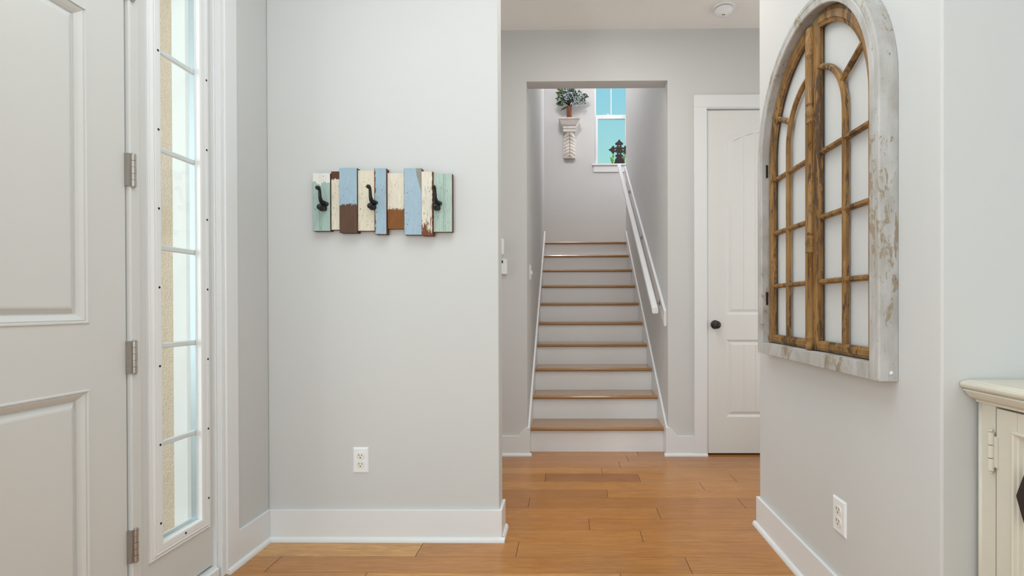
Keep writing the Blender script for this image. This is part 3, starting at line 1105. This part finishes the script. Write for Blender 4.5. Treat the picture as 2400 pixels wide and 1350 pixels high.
def bar_yz(bm, p0, p1, w_, x0=XS0, x1=XS1, ridge=.003):
    """moulded glazing bar between two (y,z) points"""
    d = Vector((p1[0] - p0[0], p1[1] - p0[1]))
    n = Vector((-d.y, d.x)).normalized()
    rings = []
    for p in (p0, p1):
        rings.append([(x, p[0] + n.x * o_, p[1] + n.y * o_) for o_, x in
                      ((-w_ / 2, x1), (-w_ / 2, x0 + .006), (-w_ * .30, x0 + .003), (-w_ * .22, x0), (w_ * .22, x0), (w_ * .30, x0 + .003), (w_ / 2, x0 + .006), (w_ / 2, x1))])
    loft(bm, rings)
def curve_bar(bm, pts, w_, x0=XS0, x1=XS1):
    rings = []
    for i, p in enumerate(pts):
        q0, q1 = pts[max(0, i - 1)], pts[min(len(pts) - 1, i + 1)]
        d = Vector((q1[0] - q0[0], q1[1] - q0[1]))
        n = Vector((-d.y, d.x)).normalized()
        rings.append([(x, p[0] + n.x * o_, p[1] + n.y * o_) for o_, x in
                      ((-w_ / 2, x1), (-w_ / 2, x0 + .006), (-w_ * .30, x0 + .003), (-w_ * .22, x0), (w_ * .22, x0), (w_ * .30, x0 + .003), (w_ / 2, x0 + .006), (w_ / 2, x1))])
    loft(bm, rings)
ZB = .900
rm = .205
for side in (1, -1):
    leaf = bpy.data.objects.new('window_leaf', None)
    leaf.empty_display_size = .1
    C.objects.link(leaf)
    leaf.parent = aw
    leaf.matrix_parent_inverse = Matrix.Translation(aw.location).inverted()
    leaf['label'] = 'gilt brown glazed leaf, ' + ('farther from the cabinet' if side > 0 else 'nearer the cabinet')
    # outer stile following the arch, meeting stile, bottom rail
    b = bm_new()
    w_ = .05
    pts = [(YC + side * (ai - w_ / 2), ZB)]
    n = 22
    for i in range(n + 1):
        t = PI / 2 * i / n
        y = (ai - w_ / 2) * math.cos(t)
        if y < .028:
            break
        pts.append((YC + side * y, ZC + (bi - w_ / 2) * math.sin(t)))
    curve_bar(b, pts, w_, XS0 - .001, XS1)
    obj('outer_stile', b, M_GOLD, leaf)
    b = bm_new()
    zt = ZC + (bi - .01)
    bar_yz(b, (YC + side * .029, ZB), (YC + side * .029, zt - .006), .050, XS0 - .001)
    obj('meeting_stile', b, M_GOLD, leaf)
    b = bm_new()
    bar_yz(b, (YC + side * .012, ZB + .017), (YC + side * (ai - .004), ZB + .017), .034, XS0 - .0015)
    obj('bottom_rail', b, M_GOLD, leaf)
    ym = YC + side * rm
    # upright glazing bar that curls into the inner arch
    b = bm_new()
    pts = [(ym, ZB + .03)] + [(YC + side * rm * math.cos(PI / 2 * i / 16), ZC + .005 + .215 * math.sin(PI / 2 * i / 16)) for i in range(0, 15)]
    curve_bar(b, pts, .019, XS0 + .001)
    obj('muntin', b, M_GOLD, leaf)
    for z in (1.143, 1.371, 1.601):
        b = bm_new()
        bar_yz(b, (YC + side * .05, z), (YC + side * (ai - .045), z), .018, XS0 + .0015)
        obj('muntin', b, M_GOLD, leaf)
    b = bm_new()
    bar_yz(b, (YC + side * .188, ZC + .108), (YC + side * .352, ZC + .190), .019, XS0 + .0015)
    obj('muntin', b, M_GOLD, leaf)
    for z in (1.654, 1.09):
        b = bm_new()
        yy = YC + side * (AO - FW - .0035)
        box(b, FXF + .020, FXF + .028, min(yy, yy + side * .004), max(yy, yy + side * .004), z - .028, z + .028)
        obj('hinge', b, M_BRONZE, leaf)
# turned astragal bead over the meeting stiles
b = bm_new()
pr = []
def bead(z, k=1.0):
    return [(.0105, z - .040), (.0165, z - .038), (.0165, z - .032), (.0105, z - .030), (.0165 * k, z - .016), (.0195 * k, z - .004), (.0185 * k, z + .008), (.0115, z + .022), (.0105, z + .026), (.0168, z + .029), (.0168, z + .035), (.0108, z + .038)]
prof_a = [(.002, .897), (.018, .899), (.019, .915), (.013, .935), (.0165, .94), (.0165, .945), (.0128, .95)]
prof_a += bead(1.29) + bead(1.76) + [(.0125, 1.96), (.0165, 1.965), (.0165, 1.972), (.0128, 1.978), (.0185, 2.0), (.0175, 2.03), (.012, 2.05), (.015, 2.056), (.013, 2.064), (.002, 2.066)]
lathe(b, [(r, z) for r, z in prof_a], (XS0 - .002, YC - .004, 0), 'z', 20)
obj('astragal', b, M_GOLD, aw, smooth=True)['label'] = 'turned gilt centre bead'

# ================================================================== CREAM CABINET
KX, KY0, KY1 = .99, .25, 1.2005
KB = 1.425
cab = thing('cabinet', 'antique cream sideboard cabinet with moulded top in the right corner', 'cabinet', (1.2, .7, 0))
b = bm_new()
sty = 1.156           # opening edge of the case
box(b, KX + .004, KX + .022, sty, KY1, .09, .826)                 # case stile
box(b, KX + .004, KX + .022, KY0, KY0 + .045, .09, .826)
box(b, KX + .004, KX + .022, KY0 + .045, sty, .09, .14)
box(b, KX + .004, KX + .022, KY0 + .045, sty, .8225, .826)
box(b, KX + .022, KB, KY1 - .018, KY1 - .001, .09, .826)
box(b, KX + .022, KB, KY0, KY0 + .018, .09, .826)
box(b, KB - .01, KB, KY0 + .018, KY1 - .018, .09, .826)
box(b, KX + .022, KB - .01, KY0 + .018, KY1 - .018, .09, .12)
obj('carcass', b, M_CREAM, cab, bevel=.0015)
b = bm_new()
tube(b, [(KX + .006, KY1 - .003, .09), (KX + .006, KY1 - .003, .826)], .0055, 12)
obj('corner_bead', b, M_CREAM, cab, smooth=True)
# moulded top: stacked profile swept round three sides
def top_ring(off, z, far=0):
    # offset outwards from the case on front (-X) and both ends
    fy = min(KY1 + off * .25, 1.2105)
    return [(KX - off, KY0 - off, z), (KB, KY0 - off, z), (KB, fy, z), (KX - off, fy, z)]
b = bm_new()
loft(b, [top_ring(o_, z) for o_, z in ((0, .826), (.004, .826), (.004, .830), (.009, .833), (.018, .838), (.024, .846), (.026, .852), (.030, .852), (.030, .8555), (.0265, .8575))])
obj('cornice', b, M_CREAM, cab)
b = bm_new()
loft(b, [top_ring(o_, z) for o_, z in ((.026, .8575), (.031, .8585), (.0355, .863), (.0365, .868), (.035, .8725), (.030, .8755), (.024, .8765), (.022, .8785), (0, .8785))])
obj('cabinet_top', b, M_CREAM, cab)
for y in (KY0 + .03, KY1 - .03):
    for x in (KX + .035, KB - .04):
        b = bm_new()
        box(b, x - .022, x + .022, y - .022, y + .022, 0, .09)
        obj('foot', b, M_CREAM, cab)
# doors with a raised moulding round a flat panel
for i, (y0, y1, hy) in enumerate(((.728, 1.1505, 1.1515), (.297, .722, .296))):
    z0, z1 = .146, .8195
    fw = .052
    b = bm_new()
    dx0, dx1 = KX + .0015, KX + .02
    box(b, dx0, dx1, y0, y0 + fw, z0, z1)
    box(b, dx0, dx1, y1 - fw, y1, z0, z1)
    box(b, dx0, dx1, y0 + fw + .0006, y1 - fw - .0006, z0, z0 + fw)
    box(b, dx0, dx1, y0 + fw + .0006, y1 - fw - .0006, z1 - fw, z1)
    d = obj('door', b, M_CREAM, cab, bevel=.0015)
    b = bm_new()
    box(b, dx0 + .008, dx0 + .014, y0 + fw, y1 - fw, z0 + fw, z1 - fw)
    obj('door_panel', b, M_CREAM, d)
    b = bm_new()
    framed(b, y0 + fw - .012, y1 - fw + .012, z0 + fw - .012, z1 - fw + .012, 0, [(0, 0), (.0015, .0045), (.006, .0065), (.010, .0045), (.012, 0), (.016, -.002), (.018, -.008)], dx0, -1)
    obj('door_bead', b, M_CREAM, d)
    for z in (.718, .25):
        b = bm_new()
        n = 3
        for k in range(n):
            za = z - .046 + k * .0307
            lathe(b, [(0, za), (.0065, za + .0005), (.0065, za + .029), (0, za + .0295)], (KX - .004, hy + (.007 if i == 0 else -.007), 0), 'z', 16)
        lathe(b, [(0, z - .053), (.004, z - .051), (.0045, z - .047), (0, z - .046)], (KX - .004, hy + (.007 if i == 0 else -.007), 0), 'z', 12)
        lathe(b, [(0, z + .046), (.0045, z + .047), (.004, z + .050), (0, z + .052)], (KX - .004, hy + (.007 if i == 0 else -.007), 0), 'z', 12)
        box(b, KX - .002, KX + .003, hy - .008, hy + .008, z - .036, z + .036)
        obj('hinge', b, M_CREAM, d, smooth=False)
    # dark pull: a lens shaped plate standing off the panel
    yc = y1 - .085 if i == 0 else y0 + .07
    b = bm_new()
    out = []
    for k in range(17):
        t = -1 + 2 * k / 16
        out.append((.024 * (1 - abs(t)) ** .9, .64 + .064 * t))
    pl = [(yc + w2, z) for w2, z in out] + [(yc - w2, z) for w2, z in reversed(out[1:-1])]
    prism(b, pl, 'x', KX - .008, KX + .0095)
    obj('pull', b, M_BRONZE, d)['label'] = 'dark bronze lozenge pull'

# ================================================================== CORBEL, VASE, FLOWERS, CROSS ON THE LANDING
cx_ = .016
cb = thing('corbel_shelf', 'carved chalky white corbel shelf on the landing wall', 'corbel shelf', (cx_, LB, 3.13))
b = bm_new()
def cap(w_, d, z):
    return [(cx_ - w_, LB, z), (cx_ + w_, LB, z), (cx_ + w_, LB - d, z), (cx_ - w_, LB - d, z)]
loft(b, [cap(*q) for q in ((.088, .125, 3.560), (.098, .135, 3.570), (.118, .150, 3.600), (.134, .162, 3.625), (.146, .172, 3.636), (.148, .175, 3.640), (.148, .175, 3.657))])
obj('shelf_moulding', b, M_CORBEL, cb)
b = bm_new()
loft(b, [cap(*q) for q in ((.086, .115, 3.522), (.088, .12, 3.525), (.088, .12, 3.560))])
loft(b, [cap(*q) for q in ((.080, .10, 3.478), (.084, .113, 3.482), (.084, .113, 3.519), (.080, .108, 3.522))])
obj('neck_block', b, M_CORBEL, cb)
b = bm_new()
# acanthus body: two lobes with a centre groove, tapering depth, scalloped foot
def body_ring(z, w_, d, ph):
    pts = [(cx_ - w_, LB, z)]
    n = 28
    for i in range(n + 1):
        u = -1 + 2 * i / n
        x = cx_ + w_ * u
        dd = d * (1 - .35 * abs(u) ** 3)
        groove = .016 * math.exp(-(u / .07) ** 2)
        rib = .0034 * math.sin(ph * 1.0 + abs(u) * 5.0)
        pts.append((x, LB - dd + groove + rib, z - .012 * abs(math.sin(u * PI * 1.0)) * (1 if z < 3.15 else 0)))
    pts.append((cx_ + w_, LB, z))
    return pts
rings = []
N = 46
for i in range(N + 1):
    s = i / N
    z = 3.135 + .345 * s
    w_ = .084 if s < .75 else .084 - (s - .75) / .25 * .024
    if s < .06: w_ = .078 + s * .1
    d = .052 + .05 * s + .016 * math.sin(s * PI * 2.0 + .5)
    rings.append(body_ring(z, w_, d, s * 46))
loft(b, rings)
obj('carved_body', b, M_CORBEL, cb)
b = bm_new()
vb = (.014, LB - .09, 3.657)
lathe(b, [(0, 0), (.027, 0), (.031, .01), (.037, .05), (.039, .10), (.038, .14), (.033, .17), (.034, .185), (.030, .187), (.028, .17), (0, .16)], vb, 'z', 26)
tag(obj('vase', b, M_VASE, smooth=True, loc=vb), 'slim brown wooden vase standing on the corbel shelf', 'vase')
fl = thing('artificial_bouquet', 'bouquet of green leaves and pale blossom sprays in brown vase', 'bouquet', (vb[0], vb[1], vb[2] + .17))
def leaf_mesh(bm, base, direction, L, W, nrm, curl=.15):
    d = Vector(direction).normalized()
    n = Vector(nrm)
    s = d.cross(n).normalized()
    n = s.cross(d).normalized()
    base = Vector(base)
    rows = []
    K = 7
    for i in range(K + 1):
        t = i / K
        wd = W * math.sin(PI * min(1, t ** .8)) * .5 * (1.0 if t < .8 else (1 - t) / .2 * .9 + .1)
        c = base + d * (L * t) - n * (curl * L * t * t)
        rows.append([c - s * wd + n * wd * .25, c, c + s * wd + n * wd * .25])
    th = n * .0012
    R1 = [[bm.verts.new(p) for p in r] for r in rows]
    R2 = [[bm.verts.new(p - th) for p in r] for r in rows]
    for a, c in zip(R1[:-1], R1[1:]):
        for j in range(2):
            bm.faces.new([a[j], a[j + 1], c[j + 1], c[j]])
    for a, c in zip(R2[:-1], R2[1:]):
        for j in range(2):
            bm.faces.new([a[j], c[j], c[j + 1], a[j + 1]])
fb = Vector((vb[0], vb[1], vb[2] + .18))
rl = random.Random(5)
# large leaves: (start offset x,z), (tip offset x,z), width, dark?
LV = [((-.05, .17), (-.185, .25), .075, 0), ((-.08, .13), (-.19, .18), .06, 0), ((-.06, .07), (-.20, .09), .05, 0), ((-.05, .03), (-.19, .035), .085, 0),
      ((-.01, .0), (-.13, -.05), .035, 0), ((-.02, .20), (-.10, .31), .06, 0), ((0, .22), (-.01, .34), .08, 0), ((.03, .2), (.08, .33), .075, 1), ((.16, .14), (.275, .12), .085, 1),
      ((-.03, .03), (-.14, .14), .05, 1), ((.02, .05), (.02, .17), .06, 1), ((.05, .1), (.13, .2), .05, 0), ((.0, .15), (-.08, .20), .06, 1), ((-.06, .24), (-.12, .30), .04, 0),
      ((.03, .06), (.10, .05), .05, 1), ((.06, .05), (.16, .09), .05, 1), ((-.02, .08), (-.11, .10), .05, 1)]
for (a, c, wd, dk) in LV:
    b = bm_new()
    y = fb.y - rl.uniform(0, .05)
    A = Vector((fb.x + a[0], y, fb.z + a[1]))
    T_ = Vector((fb.x + c[0], y - rl.uniform(-.01, .03), fb.z + c[1]))
    leaf_mesh(b, A, T_ - A, (T_ - A).length, wd, (rl.uniform(-.3, .3), -1, rl.uniform(-.2, .5)), .08)
    obj('leaf', b, M_LEAFD if dk else M_LEAF, fl)
b = bm_new()
stems = []
for k in range(60):
    ang = rl.uniform(-1.25, 1.35)
    L = rl.uniform(.10, .24)
    tip = fb + Vector((L * math.sin(ang) + .02, -rl.uniform(-.02, .08), L * math.cos(ang) * .95 + .01))
    if k % 3 == 0:
        tip = fb + Vector((rl.uniform(.05, .22), -rl.uniform(.02, .08), rl.uniform(-.04, .12)))
    mid = fb + (tip - fb) * .5 + Vector((0, -.01, .02))
    tube(b, [fb + Vector((0, 0, .008)), mid, tip], [.002, .0018, .0012], 5)
    stems.append((mid, tip))
obj('stem', b, M_TWIG, fl)['kind'] = 'stuff'
b = bm_new()
for mid, tip in stems:
    for q in range(9):
        p = mid + (tip - mid) * rl.uniform(.1, 1.08) + Vector((rl.uniform(-.022, .022), rl.uniform(-.02, .01), rl.uniform(-.022, .022)))
        d = Vector((rl.uniform(-1, 1), rl.uniform(-.5, .2), rl.uniform(-1, 1)))
        leaf_mesh(b, p, d, rl.uniform(.018, .034), .008, (0, -1, .2), .1)
o = obj('blossom_spray', b, M_PETAL, fl)
o['kind'] = 'stuff'

b = bm_new()
for q in range(150):
    a, L = rl.uniform(-1.5, 1.6), rl.uniform(.03, .2)
    p = fb + Vector((L * math.sin(a) + .03, -rl.uniform(0, .07), L * math.cos(a) * .95 + .045))
    leaf_mesh(b, p, (rl.uniform(-1, 1), rl.uniform(-.4, .1), rl.uniform(-1, 1)), rl.uniform(.03, .05), .018, (0, -1, .2), .1)
obj('small_leaves', b, M_LEAFD, fl)['kind'] = 'stuff'

# pierced cross on the sill
b = bm_new()
ccx, ccy, ccz = .716, LB - .004, 3.257
def arm(ang):
    """outline of one cross arm pointing up, rotated"""
    P = [(.030, .028), (.034, .046), (.028, .066), (.052, .072), (.056, .092), (.036, .104), (.022, .116), (.010, .132), (0, .150)]
    pts = P + [(-x, z) for x, z in reversed(P[:-1])]
    c_, s_ = math.cos(ang), math.sin(ang)
    return [(ccx + x * c_ - z * s_, ccz + x * s_ + z * c_) for x, z in pts]
def ring_plate(bm, outer, holes, y0, y1):
    import mathutils
    verts2 = [Vector((x, z)) for x, z in outer]
    edges = [(i, (i + 1) % len(outer)) for i in range(len(outer))]
    for (hx, hz, hr) in holes:
        s0 = len(verts2)
        for k in range(12):
            verts2.append(Vector((hx + hr * math.cos(-2 * PI * k / 12), hz + hr * math.sin(-2 * PI * k / 12))))
        edges += [(s0 + k, s0 + (k + 1) % 12) for k in range(12)]
    from mathutils.geometry import delaunay_2d_cdt
    vo, eo, fo_, _, _, _ = delaunay_2d_cdt(verts2, edges, [], 1, 1e-6)
    keep = []
    for f in fo_:
        c = sum((vo[i] for i in f), Vector((0, 0))) / len(f)
        if not any((c - Vector((hx, hz))).length < hr * .98 for hx, hz, hr in holes):
            keep.append(f)
    F = [bm.verts.new((v.x, y0, v.y)) for v in vo]
    Bk = [bm.verts.new((v.x, y1, v.y)) for v in vo]
    cnt = {}
    for f in keep:
        bm.faces.new([F[i] for i in f])
        bm.faces.new([Bk[i] for i in reversed(f)])
        for i in range(len(f)):
            e = (f[i], f[(i + 1) % len(f)])
            cnt[tuple(sorted(e))] = cnt.get(tuple(sorted(e)), 0) + 1
    for (i, j), n_ in cnt.items():
        if n_ == 1:
            bm.faces.new([F[i], F[j], Bk[j], Bk[i]])
outline = []
for k in range(4):
    ang = -k * PI / 2
    pts = arm(ang)[::-1]
    outline += pts
    # spiky inner corner
    a2 = ang - PI / 4
    outline.append((ccx - .074 * math.sin(a2), ccz + .074 * math.cos(a2)))
ring_plate(b, outline, [(ccx, ccz + .055, .0095), (ccx + .055, ccz, .0095), (ccx - .055, ccz, .0095), (ccx, ccz - .055, .0095),
                        ], ccy - .012, ccy + .006)
bb = bm_new()
cr = thing('cross_ornament', 'dark pierced cross ornament on the landing window sill', 'ornament', (ccx, ccy, WZ0))
obj('cross', b, M_BRONZE, cr)
bb = bm_new()
box(bb, ccx - .030, ccx - .012, ccy - .010, ccy + .004, WZ0 + .085, ccz - .06)
box(bb, ccx - .006, ccx + .006, ccy - .010, ccy + .004, WZ0 + .085, ccz - .06)
box(bb, ccx + .012, ccx + .030, ccy - .010, ccy + .004, WZ0 + .085, ccz - .06)
prism(bb, [(ccx - .075, WZ0), (ccx + .075, WZ0), (ccx + .066, WZ0 + .025), (ccx + .056, WZ0 + .065), (ccx + .030, WZ0 + .085), (ccx - .030, WZ0 + .085), (ccx - .056, WZ0 + .065), (ccx - .066, WZ0 + .025)], 'y', ccy - .025, ccy + .02)
obj('stand', bb, M_BRONZE, cr)

# tree tops outside the landing window
def tree(label, base, h, spread, n, seed, group=None):
    t = thing('tree', label, 'tree', base)
    b = bm_new()
    tube(b, [base, (base[0], base[1], base[2] + h)], [.05, .01], 8)
    obj('trunk', b, M_TWIG, t)
    r = random.Random(seed)
    b = bm_new()
    for _ in range(n):
        s = r.random()
        p = Vector(base) + Vector((0, 0, h * (.5 + .5 * s)))
        rad = spread * (1.05 - s)
        a = r.uniform(0, 2 * PI)
        p += Vector((math.cos(a) * rad * r.random(), math.sin(a) * rad * r.random(), r.uniform(-.1, .1)))
        leaf_mesh(b, p, (r.uniform(-1, 1), r.uniform(-1, 1), r.uniform(-.2, 1)), .09, .04, (r.uniform(-.5, .5), -1, .5), .2)
    obj('foliage', b, M_BUSH, t)
    return t
tree('yellow green tree top outside window, behind the cross', (1.31, 11.2, 0.0), 4.48, .34, 1300, 3)
tree('small green tree top outside window, left of the cross', (.775, 8.6, 0.0), 3.56, .09, 200, 4)
